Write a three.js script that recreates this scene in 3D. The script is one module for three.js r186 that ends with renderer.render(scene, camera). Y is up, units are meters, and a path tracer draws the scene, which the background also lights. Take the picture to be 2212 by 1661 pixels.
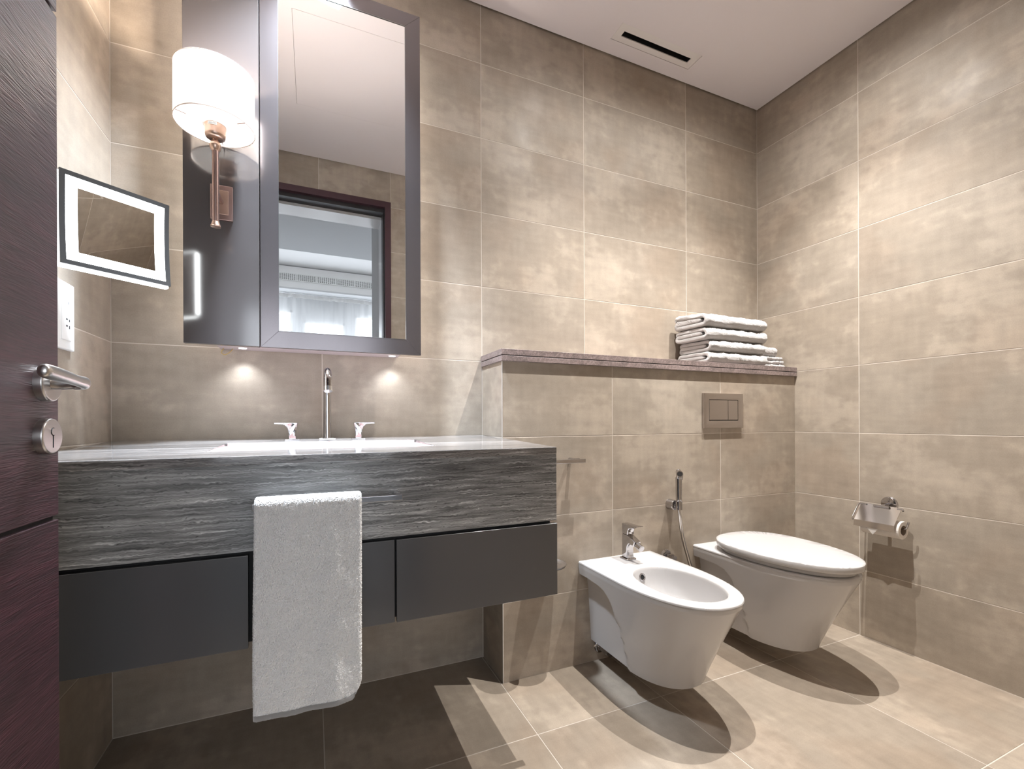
import * as THREE from 'three';
import { RoundedBoxGeometry } from 'three/addons/geometries/RoundedBoxGeometry.js';
import { mergeGeometries, mergeVertices, toCreasedNormals } from 'three/addons/utils/BufferGeometryUtils.js';
import { RectAreaLightUniformsLib } from 'three/addons/lights/RectAreaLightUniformsLib.js';

// ---------------------------------------------------------------- camera, light, exposure
const W = 2212, H = 1661;
const scene = new THREE.Scene();
const camera = new THREE.PerspectiveCamera(2 * Math.atan(830.5 / 986.95) * 180 / Math.PI, W / H, 0.02, 60);
camera.rotation.order = 'YXZ';
camera.position.set(0, 0.9463, 1.7359);
camera.rotation.set(0, -23.5374 * Math.PI / 180, -0.2307 * Math.PI / 180);
camera.setViewOffset(W, H, 0, -80.24, W, H);          // a shift lens: the horizon lies below the middle of the frame
camera.updateProjectionMatrix();
scene.add(camera);
scene.background = new THREE.Color(0.02, 0.02, 0.022);  // nothing of the outside is seen: the rooms are closed

const renderer = new THREE.WebGLRenderer({ antialias: true });
renderer.toneMapping = THREE.LinearToneMapping;
renderer.toneMappingExposure = 1.0;
renderer.shadowMap.enabled = true;
RectAreaLightUniformsLib.init();

const LIGHT = {
  spot: 15.5, spotColor: [1.0, 0.965, 0.925],
  vanitySpot: 72.0, vanityColor: [0.83, 0.94, 1.07],
  sconce: 1.9, sconceColor: [1.0, 0.84, 0.70],
  cabinetSpot: 0.16, cabinetColor: [0.92, 0.97, 1.04],
  wash: 15,
  ring: 5, edge: 16,
  window: 4.6, windowColor: [0.89, 0.96, 1.06],
  cove: 3,
};

// ---------------------------------------------------------------- helpers
const XL = -0.5547, XR = 2.2078, ZF = 1.644, ZS = 0.2077, XS = 0.6268, YC = 2.62;
const V3 = (x, y, z) => new THREE.Vector3(x, y, z);
function rng(a) { return () => { a |= 0; a = a + 0x6D2B79F5 | 0; let t = Math.imul(a ^ a >>> 15, 1 | a); t = t + Math.imul(t ^ t >>> 7, 61 | t) ^ t; return ((t ^ t >>> 14) >>> 0) / 4294967296; }; }
const R0 = rng(7);
const PERM = new Uint8Array(512); { const r = rng(99), p = [...Array(256).keys()]; for (let i = 255; i > 0; i--) { const j = Math.floor(r() * (i + 1)); [p[i], p[j]] = [p[j], p[i]]; } for (let i = 0; i < 512; i++) PERM[i] = p[i & 255]; }
const GX = [1, -1, 0, 0, .707, -.707, .707, -.707], GY = [0, 0, 1, -1, .707, .707, -.707, -.707];
function noise2(x, y, px = 256, py = 256, s = 0) {      // gradient noise that repeats after px, py cells
  const x0 = Math.floor(x), y0 = Math.floor(y), fx = x - x0, fy = y - y0;
  const u = fx * fx * fx * (fx * (fx * 6 - 15) + 10), v = fy * fy * fy * (fy * (fy * 6 - 15) + 10);
  const m = (a, n) => ((a % n) + n) % n;
  const xa = m(x0, px), xb = m(x0 + 1, px), ya = m(y0, py), yb = m(y0 + 1, py);
  const g = (ix, iy, dx, dy) => { const h = PERM[(PERM[(ix + s * 31) & 255] + iy + s * 17) & 255] & 7; return GX[h] * dx + GY[h] * dy; };
  const a = g(xa, ya, fx, fy), b = g(xb, ya, fx - 1, fy), c = g(xa, yb, fx, fy - 1), d = g(xb, yb, fx - 1, fy - 1);
  return (a + (b - a) * u + (c - a) * v + (a - b - c + d) * u * v) * 1.5;
}
function fbm(x, y, o, px, py, s = 0) { let a = 1, t = 0, n = 0; for (let i = 0; i < o; i++) { t += a * noise2(x, y, px, py, s + i); n += a; a *= .5; x *= 2; y *= 2; px *= 2; py *= 2; } return t / n; }
const sstep = (a, b, x) => { const t = Math.min(1, Math.max(0, (x - a) / (b - a))); return t * t * (3 - 2 * t); };
const lerp = (a, b, t) => a + (b - a) * t;
const toS = (l) => 255 * (l <= .0031308 ? 12.92 * l : 1.055 * Math.pow(l, 1 / 2.4) - .055);
const toL = (s) => { s /= 255; return s <= .04045 ? s / 12.92 : Math.pow((s + .055) / 1.055, 2.4); };
function texture(w, h, f, srgb = true) {                // f(u, v, out) with out in sRGB bytes or 0..255 data
  const d = new Uint8Array(w * h * 4), o = [0, 0, 0];
  for (let y = 0; y < h; y++) for (let x = 0; x < w; x++) { f(x / w, y / h, o); const k = (y * w + x) * 4; for (let c = 0; c < 3; c++) d[k + c] = Math.max(0, Math.min(255, o[c])); d[k + 3] = 255; }
  const t = new THREE.DataTexture(d, w, h, THREE.RGBAFormat);
  t.wrapS = t.wrapT = THREE.RepeatWrapping; t.magFilter = THREE.LinearFilter; t.minFilter = THREE.LinearMipmapLinearFilter; t.generateMipmaps = true;
  if (srgb) t.colorSpace = THREE.SRGBColorSpace;
  t.needsUpdate = true; return t;
}
const used = {};
const numbered = (n) => { const k = used[n] = (used[n] ?? -1) + 1; return k ? `${n}_${String(k).padStart(3, '0')}` : n; };
const BASE = new WeakMap();
function shade(o) { o.traverse((c) => { if (c.isMesh) { c.castShadow = true; c.receiveShadow = true; } }); return o; }
function thing(name, label, category, base = [0, 0, 0], group) {
  const o = new THREE.Group(); o.name = numbered(name); o.position.set(...base); scene.add(o);
  o.userData = { label, category }; if (group) o.userData.group = group;
  BASE.set(o, V3(...base)); return o;
}
function structure(name, base = [0, 0, 0]) { const o = new THREE.Group(); o.name = numbered(name); o.position.set(...base); o.userData = { kind: 'structure' }; scene.add(o); BASE.set(o, V3(...base)); return o; }
function part(name, geo, mat, parent, label) {          // geometry in world metres; the parent's base is taken off
  const b = BASE.get(parent), g = Array.isArray(geo) ? merge(geo) : geo;
  if (b.lengthSq()) g.translate(-b.x, -b.y, -b.z);
  const m = new THREE.Mesh(g, mat); m.name = name; m.castShadow = m.receiveShadow = true;
  if (label) m.userData.label = label;
  parent.add(m); BASE.set(m, b); return m;
}
function merge(list) { return mergeGeometries(list.map((g) => { const q = g.index ? g.toNonIndexed() : g; for (const k of Object.keys(q.attributes)) if (!['position', 'normal', 'uv'].includes(k)) q.deleteAttribute(k); return q; })); }
const box = (x0, x1, y0, y1, z0, z1) => new THREE.BoxGeometry(x1 - x0, y1 - y0, z1 - z0).translate((x0 + x1) / 2, (y0 + y1) / 2, (z0 + z1) / 2);
const rbox = (x0, x1, y0, y1, z0, z1, r = .002, s = 2) => new RoundedBoxGeometry(x1 - x0, y1 - y0, z1 - z0, s, r).translate((x0 + x1) / 2, (y0 + y1) / 2, (z0 + z1) / 2);
function cyl(a, b, r, r2 = r, seg = 32) {               // from a to b
  const d = V3().subVectors(b, a), g = new THREE.CylinderGeometry(r2, r, d.length(), seg);
  g.applyQuaternion(new THREE.Quaternion().setFromUnitVectors(V3(0, 1, 0), d.clone().normalize()));
  return g.translate((a.x + b.x) / 2, (a.y + b.y) / 2, (a.z + b.z) / 2);
}
function lathe(pts, seg = 48) { return new THREE.LatheGeometry(pts.map((p) => new THREE.Vector2(p[0], p[1])), seg); }
function boxUV(g, sx = 1, sy = 1) {                     // uv in metres by the dominant axis of the normal
  const p = g.attributes.position, n = g.attributes.normal, uv = new Float32Array(p.count * 2);
  for (let i = 0; i < p.count; i++) {
    const ax = Math.abs(n.getX(i)), ay = Math.abs(n.getY(i)), az = Math.abs(n.getZ(i));
    let u, v; if (az >= ax && az >= ay) { u = p.getX(i); v = p.getY(i); } else if (ax >= ay) { u = p.getZ(i); v = p.getY(i); } else { u = p.getX(i); v = p.getZ(i); }
    uv[2 * i] = u * sx; uv[2 * i + 1] = v * sy;
  }
  g.setAttribute('uv', new THREE.BufferAttribute(uv, 2)); return g;
}
function grid(nu, nv, f, closeU = false) {              // surface of f(i, j) -> [x, y, z]; closeU joins the last column to the first
  const pos = [], idx = [], uv = [];
  for (let j = 0; j < nv; j++) for (let i = 0; i < nu; i++) { pos.push(...f(i, j)); uv.push(i / (nu - 1), j / (nv - 1)); }
  const n = closeU ? nu : nu - 1;
  for (let j = 0; j < nv - 1; j++) for (let i = 0; i < n; i++) { const a = j * nu + i, b = j * nu + (i + 1) % nu, c = a + nu, d = b + nu; idx.push(a, b, d, a, d, c); }
  const g = new THREE.BufferGeometry(); g.setAttribute('position', new THREE.Float32BufferAttribute(pos, 3)); g.setAttribute('uv', new THREE.Float32BufferAttribute(uv, 2)); g.setIndex(idx); g.computeVertexNormals(); return g;
}
function sweep(path, sec, cap = true) {                 // path: [point, rWide, rHigh, up] rings of ellipses
  const n = 28, rings = path.length; const c = path.map((p) => p[0]);
  const fr = c.map((p, i) => { const t = V3().subVectors(c[Math.min(i + 1, rings - 1)], c[Math.max(i - 1, 0)]).normalize(); const up = path[i][3] || V3(0, 1, 0); const s = V3().crossVectors(t, up).normalize(); const u = V3().crossVectors(s, t).normalize(); return [s, u]; });
  const rows = [];
  for (let i = 0; i < rings; i++) rows.push([...Array(n).keys()].map((k) => { const a = k / n * Math.PI * 2; const e = sec || 1; const ca = Math.cos(a), sa = Math.sin(a); const cx = Math.sign(ca) * Math.pow(Math.abs(ca), e), sy = Math.sign(sa) * Math.pow(Math.abs(sa), e); return c[i].clone().addScaledVector(fr[i][0], path[i][1] * cx).addScaledVector(fr[i][1], path[i][2] * sy).toArray(); }));
  if (cap) { rows.unshift(rows[0].map(() => c[0].toArray())); rows.push(rows[rows.length - 1].map(() => c[rings - 1].toArray())); }
  const g = grid(n, rows.length, (i, j) => rows[j][i], true); return g;
}
const crease = (g, a = .6) => toCreasedNormals(g.index ? g.toNonIndexed() : g, a);
function extrude(shape, depth, bevel = 0, seg = 2, curve = 12) { return new THREE.ExtrudeGeometry(shape, { depth: depth - 2 * bevel, bevelEnabled: bevel > 0, bevelThickness: bevel, bevelSize: bevel, bevelOffset: -bevel, bevelSegments: seg, curveSegments: curve }).translate(0, 0, bevel); }
function rectShape(x0, y0, x1, y1, holes = []) {
  const s = new THREE.Shape(); s.moveTo(x0, y0); s.lineTo(x1, y0); s.lineTo(x1, y1); s.lineTo(x0, y1); s.closePath();
  for (const h of holes) { const p = new THREE.Path(); p.moveTo(h[0], h[1]); p.lineTo(h[0], h[3]); p.lineTo(h[2], h[3]); p.lineTo(h[2], h[1]); p.closePath(); s.holes.push(p); }
  return s;
}

// ---------------------------------------------------------------- materials
const std = (o) => new THREE.MeshStandardMaterial(o), phy = (o) => new THREE.MeshPhysicalMaterial(o);
const C = (r, g, b) => new THREE.Color().setRGB(r, g, b);
const S = (h) => new THREE.Color(h);

// cement-look porcelain: clouds, pale scuffs, brown tints, fine grain (2.4 m x 1.2 m)
const tileTex = texture(2048, 1024, (u, v, o) => {
  const x = u * 2.4, y = v * 1.2;
  const a = fbm(x * 2.5, y * 2.5, 4, 6, 3, 1), b = fbm(x * 5, y * 7.5, 4, 12, 9, 5), c = fbm(x * 2.5, y * 2.5, 3, 6, 3, 9);
  const st = fbm(x * 5, y * 40, 3, 12, 48, 12), st2 = fbm(x * 40, y * 5, 3, 96, 6, 15), f = noise2(x * 300, y * 300, 720, 360, 3), m = fbm(x * 20, y * 25, 3, 48, 30, 21);
  const pale = sstep(.02, .30, a * .9 + b * .45 + m * .25), brown = sstep(0, .35, c + .25 * b);
  const k = 1 + .05 * a + .06 * b + .05 * m + .04 * st + .03 * st2 + .03 * f;
  o[0] = (160 + 9 * pale - 2 * brown) * k; o[1] = (149.5 + 9 * pale - 4 * brown) * k; o[2] = (136.5 + 9 * pale - 5 * brown) * k;
});
const tileRough = texture(512, 256, (u, v, o) => { const x = u * 2.4, y = v * 1.2; const k = 128 + 60 * fbm(x * 5, y * 5, 4, 12, 6, 40); o[0] = o[1] = o[2] = k; }, false);
function tileMat(tint, rough = 1.12, extra = {}) { return std({ map: tileTex, roughnessMap: tileRough, roughness: rough, color: C(...tint), ...extra }); }
const TILES = [tileMat([1, 1, 1]), tileMat([.965, .95, .935]), tileMat([1.02, 1.005, .99])];
const FLOOR = [tileMat([1.0, .97, .94], 1.15), tileMat([.95, .92, .89], 1.15)];
const GROUT = std({ color: C(.60, .545, .485), roughness: .95 });
const PLASTER = std({ color: C(.79, .745, .755), roughness: .92 });
const WHITEPLASTER = std({ color: C(.82, .82, .82), roughness: .92 });
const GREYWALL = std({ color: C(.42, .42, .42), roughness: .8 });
const BLACK = std({ color: C(.008, .008, .009), roughness: .8 });
const CHROME = std({ color: C(.54, .53, .54), metalness: 1, roughness: .06 });
const SATIN = std({ color: C(.60, .57, .545), metalness: 1, roughness: .3 });
const FLUSHMETAL = std({ color: C(.52, .48, .46), metalness: 1, roughness: .22 });
const BRONZE = std({ color: C(.36, .25, .225), metalness: 1, roughness: .34 });
const COPPER = std({ color: C(.56, .40, .32), metalness: 1, roughness: .33 });
const PORCELAIN = phy({ color: C(.55, .54, .54), roughness: .09, ior: 1.55, specularIntensity: 1 });
const LACQUER = phy({ color: C(.058, .052, .052), roughness: .12, ior: 1.9, clearcoat: .0 });
const DRAWER = phy({ color: C(.075, .075, .077), roughness: .2, ior: 1.7 });
const FRAMEMETAL = std({ color: C(.17, .155, .16), metalness: .85, roughness: .2 });
const MIRROR = std({ color: C(.93, .94, .94), metalness: 1, roughness: 0 });
const PLASTIC = std({ color: C(.78, .79, .78), roughness: .35 });
const glow = (c, k) => std({ color: C(.9, .9, .9), emissive: C(...c), emissiveIntensity: k, roughness: .6 });

// travertine, cut along its beds (1.3 m x 0.325 m)
const veinTex = texture(2048, 512, (u, v, o) => {
  const x = u * 1.3, y = v * .325;
  const w = .008 * fbm(x * (4 / 1.3), y * (4 / .325), 3, 4, 4, 1) + .0038 * fbm(x * (30 / 1.3), y * (22 / .325), 4, 30, 22, 4) + .0022 * fbm(x * (110 / 1.3), y * (50 / .325), 2, 110, 50, 8);
  const t = (y + w) / .325;
  const broad = fbm(x * (2 / 1.3), t * 5, 3, 2, 5, 11), mid = fbm(x * (3 / 1.3), t * 22, 3, 3, 22, 13), fine = fbm(x * (9 / 1.3), t * 90, 3, 9, 90, 17), hair = noise2(x * (14 / 1.3), t * 230, 14, 230, 19);
  const pit = sstep(.42, .62, fbm(x * (90 / 1.3), t * 110, 2, 90, 110, 23)) * sstep(-.05, .25, mid);
  const pale = sstep(.28, .5, fine) * .30;
  let k = 90 * (1 + .30 * broad + .30 * mid + .42 * fine + .34 * hair + pale) * (1 - .55 * pit);
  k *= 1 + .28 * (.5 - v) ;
  o[0] = k * 1.0; o[1] = k * .995; o[2] = k * .985;
});
veinTex.repeat.set(1 / 1.3, 1 / .325);
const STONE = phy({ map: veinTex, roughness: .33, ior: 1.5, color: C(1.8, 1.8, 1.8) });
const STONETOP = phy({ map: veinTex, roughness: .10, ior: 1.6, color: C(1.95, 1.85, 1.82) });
// brown marble with wormy pale veins (0.6 m)
const marbleTex = texture(1024, 512, (u, v, o) => {
  const x = u * .6, y = v * .3; const w = fbm(x * 20, y * 20, 3, 12, 6, 2) * .02;
  const r = 1 - Math.abs(fbm((x + w) * 60, (y + w) * 60, 2, 36, 18, 5)) * 5, r2 = 1 - Math.abs(fbm((x - w) * 110, (y + w) * 110, 2, 66, 33, 9)) * 5;
  const vein = Math.max(0, r) * .8 + Math.max(0, r2) * .5, c = fbm(x * 20, y * 20, 4, 12, 6, 14);
  const k = 1 + .22 * c + .26 * vein; o[0] = 118 * k; o[1] = 106 * k; o[2] = 104 * k;
});
marbleTex.repeat.set(1 / .6, 1 / .3);
const MARBLE = phy({ map: marbleTex, roughness: .3 });
// dark stained oak, horizontal grain (1 m x 0.5 m)
const woodF = (u, v) => { const x = u, y = v * .5; const w = .012 * fbm(x * 3, y * 8, 3, 3, 4, 3); const t = y + w; return [fbm(x * 3, t * 40, 3, 3, 20, 6), fbm(x * 14, t * 320, 3, 14, 160, 9), noise2(x * 40, t * 700, 40, 350, 12)]; };
const woodTex = texture(1024, 1024, (u, v, o) => { const [a, b, c] = woodF(u, v); const k = 1 + .32 * a + .35 * b + .15 * c; o[0] = 56 * k; o[1] = 31 * k; o[2] = 36 * k; });
const woodBump = texture(1024, 1024, (u, v, o) => { const [a, b, c] = woodF(u, v); o[0] = o[1] = o[2] = 128 + 40 * b + 50 * c; }, false);
for (const t of [woodTex, woodBump]) t.repeat.set(1, 2);
const WOOD = phy({ map: woodTex, bumpMap: woodBump, bumpScale: .0014, roughness: .42, ior: 1.75 });
const FRAMEWOOD = phy({ color: C(.055, .022, .03), roughness: .35 });
// terry cloth
const terryBump = texture(512, 512, (u, v, o) => { const k = 128 + 80 * noise2(u * 128, v * 128, 128, 128, 3) + 40 * noise2(u * 60, v * 60, 60, 60, 7) + 30 * noise2(u * 200, v * 200, 200, 200, 9); o[0] = o[1] = o[2] = k; }, false);
const TERRY = phy({ color: C(.80, .795, .79), roughness: 1, bumpMap: terryBump, bumpScale: .0042, sheen: .5, sheenRoughness: .6, sheenColor: C(.9, .88, .86) });
const SHADE = phy({ color: C(.93, .88, .82), roughness: 1, transmission: .10, thickness: 0, side: THREE.DoubleSide });

// ---------------------------------------------------------------- tiled surfaces
function tileGeo(w, h, d, c, u0, v0, turn) {            // chamfered tile, face at z = 0, uv in metres of the 2.4 x 1.2 sheet
  const X = w / 2, Y = h / 2, P = [[-X + c, -Y + c, 0], [X - c, -Y + c, 0], [X - c, Y - c, 0], [-X + c, Y - c, 0], [-X, -Y, -c], [X, -Y, -c], [X, Y, -c], [-X, Y, -c], [-X, -Y, -d], [X, -Y, -d], [X, Y, -d], [-X, Y, -d]];
  const q = [[0, 1, 2, 3]]; for (let i = 0; i < 4; i++) { const j = (i + 1) % 4; q.push([4 + i, 4 + j, j, i], [8 + i, 8 + j, 4 + j, 4 + i]); }
  const pos = [], uv = [];
  for (const f of q) for (const k of [0, 1, 2, 0, 2, 3]) { const p = P[f[k]]; pos.push(...p); const a = turn ? p[1] : p[0], b = turn ? p[0] : p[1]; uv.push((a + u0) / 2.4, (b + v0) / 1.2); }
  const g = new THREE.BufferGeometry(); g.setAttribute('position', new THREE.Float32BufferAttribute(pos, 3)); g.setAttribute('uv', new THREE.Float32BufferAttribute(uv, 2)); g.computeVertexNormals(); return g;
}
function cut(r, h) {                                    // rectangle r minus hole h -> up to three rectangles
  const [x0, y0, x1, y1] = r, [a, b, c, d] = h;
  if (x1 <= a || x0 >= c || y1 <= b || y0 >= d) return [r];
  const out = []; if (x0 < a) out.push([x0, y0, a, y1]); if (x1 > c) out.push([c, y0, x1, y1]);
  const m0 = Math.max(x0, a), m1 = Math.min(x1, c); if (y1 > d) out.push([m0, d, m1, y1]); if (y0 < b) out.push([m0, y0, m1, b]); return out;
}
function layTiles(parent, cols, rows, mats, hole, turn, gap = .0028, place) {
  for (let i = 0; i < cols.length - 1; i++) for (let j = 0; j < rows.length - 1; j++) {
    let rs = [[cols[i], rows[j], cols[i + 1], rows[j + 1]]]; if (hole) rs = rs.flatMap((r) => cut(r, hole));
    const u0 = R0() * 2.4, v0 = R0() * 1.2, m = mats[Math.floor(R0() * mats.length)];
    for (const [x0, y0, x1, y1] of rs) {
      const w = x1 - x0 - gap, h = y1 - y0 - gap; if (w < .004 || h < .004) continue;
      const t = new THREE.Mesh(tileGeo(w, h, .006, .0007, u0, v0, turn), m); t.name = 'tile'; t.castShadow = t.receiveShadow = true;
      if (place) place(t, (x0 + x1) / 2, (y0 + y1) / 2); else t.position.set((x0 + x1) / 2, (y0 + y1) / 2, (R0() - .5) * .0002);
      parent.add(t);
    }
  }
}
const ROWS = [0, .2899, .5899, .8899, 1.1899, 1.4899, 1.7899, 2.0899, 2.3899, 2.64];
function wall(name, pos, rotY, x0, x1, cols, hole, depth = .14, holeThrough) {   // local x runs to the right as seen from the room, face at local z = 0
  const g = structure(name, [0, 0, 0]); g.position.set(...pos); g.rotation.y = rotY; BASE.set(g, V3());
  const core = extrude(rectShape(x0, -.05, x1, 2.80, holeThrough ? [holeThrough] : []), depth).translate(0, 0, -depth - .0007);
  part('wall_core', core, GROUT, g); layTiles(g, cols, ROWS, TILES, hole); return g;
}
wall('wall_back', [0, 0, 0], 0, XL - .14, XR + .14, [XL, .0302, .6254, 1.1099, 1.7051, XR]);
wall('wall_right', [XR, 0, 0], -Math.PI / 2, 0, ZF, [0, .4998, 1.0998, ZF]);
wall('wall_left', [XL, 0, 0], Math.PI / 2, -ZF, 0, [-ZF, -1.2, -.6, 0]);
// front wall with the doorway the photograph is taken from; seen in the mirror
const DOOR = [-.483, -.1, .445, 2.419];                 // in the wall's own x (mirrored)
wall('wall_front', [0, 0, ZF], Math.PI, -XR - .14, -XL + .14, [-XR, -1.838, -1.238, -.638, -.038, .5547], DOOR, .256, [-.449, -.04, .411, 2.385]);
{ // tiled ledge wall that hides the cisterns
  const g = structure('wall_ledge');
  part('wall_core', box(XS + .0007, XR - .0007, 0, 1.1665, .001, ZS - .0007), GROUT, g);
  const rows = [0, .2899, .5899, .8899, 1.1665];
  layTiles(g, [XS, 1.1078, 1.7009, XR], rows, TILES, null, false, .0028, (t, x, y) => t.position.set(x, y, ZS));
  layTiles(g, [0, ZS], rows, TILES, null, false, .0028, (t, x, y) => { t.rotation.y = -Math.PI / 2; t.position.set(XS, y, x); });
  part('corner_trim', box(XS - .0012, XS + .002, 0, 1.1665, ZS - .002, ZS + .0012), std({ color: C(.75, .74, .73), metalness: .6, roughness: .35 }), g);
}
{ // marble coping of two thin slabs
  const g = structure('trim_1');
  part('stone_slab', boxUV(rbox(XS - .006, XR - .001, 1.1880, 1.2095, .001, ZS + .0125, .0012)), MARBLE, g);
  part('stone_slab', boxUV(rbox(XS - .006, XR - .001, 1.1660, 1.1852, .001, ZS + .0125, .0012)), MARBLE, g);
  part('shadow_joint', box(XS + .002, XR - .002, 1.1845, 1.1885, .002, ZS + .0095), BLACK, g);
}
{ // floor
  const g = structure('floor'); g.rotation.x = -Math.PI / 2; BASE.set(g, V3());
  const core = box(XL - .14, XR + .14, -1.9, .14, -.1, -.0007); part('floor_core', core, GROUT, g);
  layTiles(g, [XL, .0265, .62, 1.094, 1.69, XR], [-1.9, -1.7, -1.107, -.498, 0], FLOOR, null, true);
}
{ // ceiling: a lowered panel with a shadow gap all round, an access hatch and a slot for the air vent
  const g = structure('ceiling');
  const m = (x0, x1, z0, z1) => [x0, -z1, x1, -z0];
  const hatch = m(-.0725, .492, .544, 1.147), vent = m(1.200, 1.644, .0775, .1660);
  const s = rectShape(XL + .007, -ZF + .007, XR - .007, -.007, [hatch, vent]);
  part('ceiling_board', extrude(s, .03).rotateX(-Math.PI / 2).translate(0, YC, 0), PLASTER, g);
  part('access_hatch', box(-.0713, .4908, YC - .0003, YC + .03, .5452, 1.1458), PLASTER, g);
  part('ceiling_core', box(XL - .14, XR + .14, 2.70, 2.80, -.14, ZF + .256), GROUT, g);
}
{ // wooden door lining and architrave
  const g = structure('trim_2');
  const arch = (x0, x1, y1, z0, z1, w, top) => [box(x0, x0 + w, 0, y1, z0, z1), box(x1 - w, x1, 0, y1, z0, z1), box(x0 + w, x1 - w, y1 - top, y1, z0, z1)];
  part('architrave', arch(-.4455, .4835, 2.419, ZF - .012, ZF + .02, .038, .039), FRAMEWOOD, g);
  part('door_stop', arch(-.411, .449, 2.385, ZF + .02, ZF + .10, .012, .03), std({ color: C(.02, .017, .019), roughness: .5 }), g);
  part('door_lining', arch(-.411, .449, 2.385, ZF + .10, 1.905, .010, .048), std({ color: C(.5, .5, .5), roughness: .3 }), g);
}

// ---------------------------------------------------------------- the bedroom behind the camera (seen in the mirror)
{
  const g = structure('wall_beyond');
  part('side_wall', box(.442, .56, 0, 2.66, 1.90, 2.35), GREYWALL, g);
  part('lobby_wall', box(-1.05, -.95, 0, 2.66, 1.90, 2.6), WHITEPLASTER, g);
  part('bedroom_wall', [box(.56, 3.1, 0, 3.0, 2.25, 2.35), box(3.0, 3.1, 0, 3.0, 2.35, 5.8), box(-2.5, -2.4, 0, 3.0, 2.6, 5.8), box(-2.5, -.95, 0, 3.0, 2.5, 2.6)], WHITEPLASTER, g);
  // window wall: piers and head around three openings
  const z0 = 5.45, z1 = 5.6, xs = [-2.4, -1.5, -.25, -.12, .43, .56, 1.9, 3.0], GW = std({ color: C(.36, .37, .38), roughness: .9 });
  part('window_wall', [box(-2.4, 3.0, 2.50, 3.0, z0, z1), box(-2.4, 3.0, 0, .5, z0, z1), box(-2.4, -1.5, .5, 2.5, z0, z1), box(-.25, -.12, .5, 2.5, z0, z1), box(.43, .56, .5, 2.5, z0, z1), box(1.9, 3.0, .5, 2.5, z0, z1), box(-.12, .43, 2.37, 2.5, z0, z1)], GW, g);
  const f = structure('floor_beyond'); part('carpet', box(-2.5, 3.1, -.1, -.002, 1.9, 5.8), std({ color: C(.30, .29, .28), roughness: 1 }), f);
  const c = structure('ceiling_beyond');
  part('lower_ceiling', box(-2.5, 3.1, 2.62, 2.66, 1.90, 3.42), std({ color: C(.5, .51, .52), roughness: .9 }), c);
  part('raised_ceiling', box(-2.5, 3.1, 2.96, 3.06, 3.3, 5.8), WHITEPLASTER, c);
  part('riser', box(-2.5, 3.1, 2.64, 2.96, 3.30, 3.40), WHITEPLASTER, c);
  part('bulkhead', box(-2.4, 3.0, 2.68, 2.95, 5.0, 5.02), WHITEPLASTER, c);
  part('bulkhead_soffit', box(-2.4, 3.0, 2.66, 2.68, 5.0, 5.32), std({ color: C(.62, .63, .64), roughness: .9 }), c);
  [[-1.5, -.25, 2.5], [-.12, .43, 2.37], [.56, 1.9, 2.5]].forEach(([x0, x1, y1], i) => {
    const w = structure('window_' + (i + 1));
    part('pane', box(x0, x1, .5, y1, 5.55, 5.56), glow([.96, .98, 1], 1.1), w);
    part('frame', [box(x0, x0 + .03, .5, y1, 5.50, 5.55), box(x1 - .03, x1, .5, y1, 5.50, 5.55), box(x0, x1, y1 - .03, y1, 5.50, 5.55), box(x0, x1, .5, .54, 5.50, 5.55)], PLASTIC, w);
    const l = new THREE.RectAreaLight(C(...LIGHT.windowColor), LIGHT.window, x1 - x0 - .06, y1 - .6); l.position.set((x0 + x1) / 2, (y1 + .5) / 2, 5.49); l.lookAt((x0 + x1) / 2, (y1 + .5) / 2, 0); scene.add(l);
  });
  const cv = thing('cove_light', 'white light strip hidden on the raised ceiling edge of the bedroom in the mirror', 'light strip', [0, 2.68, 3.42]);
  part('diffuser', box(-2.2, 2.8, 2.66, 2.68, 3.405, 3.43), glow([1, .98, .95], 2), cv);
  const cl = new THREE.RectAreaLight(C(1, .98, .95), LIGHT.cove, 5, .08); cl.position.set(.3, 2.72, 3.46); cl.lookAt(.3, 2.96, 4.6); scene.add(cl);
  // air grille along the bulkhead
  const gr = thing('air_grille', 'long white air grille on the bedroom bulkhead seen in the mirror', 'grille', [.3, 2.77, 5]);
  part('grille_frame', [box(-1.6, 2.2, 2.765, 2.775, 4.985, 5.0), box(-1.6, 2.2, 2.850, 2.860, 4.985, 5.0)], PLASTIC, gr);
  part('backing', box(-1.6, 2.2, 2.775, 2.85, 4.996, 4.9995), std({ color: C(.2, .2, .2) }), gr);
  for (let k = 0; k < 17; k++) part('mullion', box(-1.6 + k * .235, -1.592 + k * .235, 2.775, 2.85, 4.985, 4.998), PLASTIC, gr);
  const bars = []; for (let k = 0; k < 5; k++) bars.push(box(-1.6, 2.2, 2.786 + k * .014, 2.792 + k * .014, 4.987, 4.995)); for (let k = 0; k < 160; k++) bars.push(box(-1.6 + k * .0237, -1.592 + k * .0237, 2.775, 2.85, 4.986, 4.992));
  const sl = part('slats', bars, PLASTIC, gr); sl.userData.kind = 'stuff';
  // sheer curtain
  const ct = thing('sheer_curtain', 'pleated white sheer curtain across the bedroom window seen in the mirror', 'curtain', [.3, .02, 5.2]);
  const CUR = phy({ color: C(.9, .9, .9), roughness: .5, transmission: .8, thickness: 0, side: THREE.DoubleSide });
  const fold = (x, y) => .030 * Math.abs(Math.sin(x * 24)) + .012 * Math.sin(x * 61 + 1) + .01 * Math.sin(x * 9);
  part('cloth', grid(700, 12, (i, j) => { const x = -2.3 + i / 699 * 5.2, y = .02 + j / 11 * 2.64; return [x, y, 5.20 + fold(x, y) * (1 - .3 * j / 11)]; }), CUR, ct);
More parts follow.
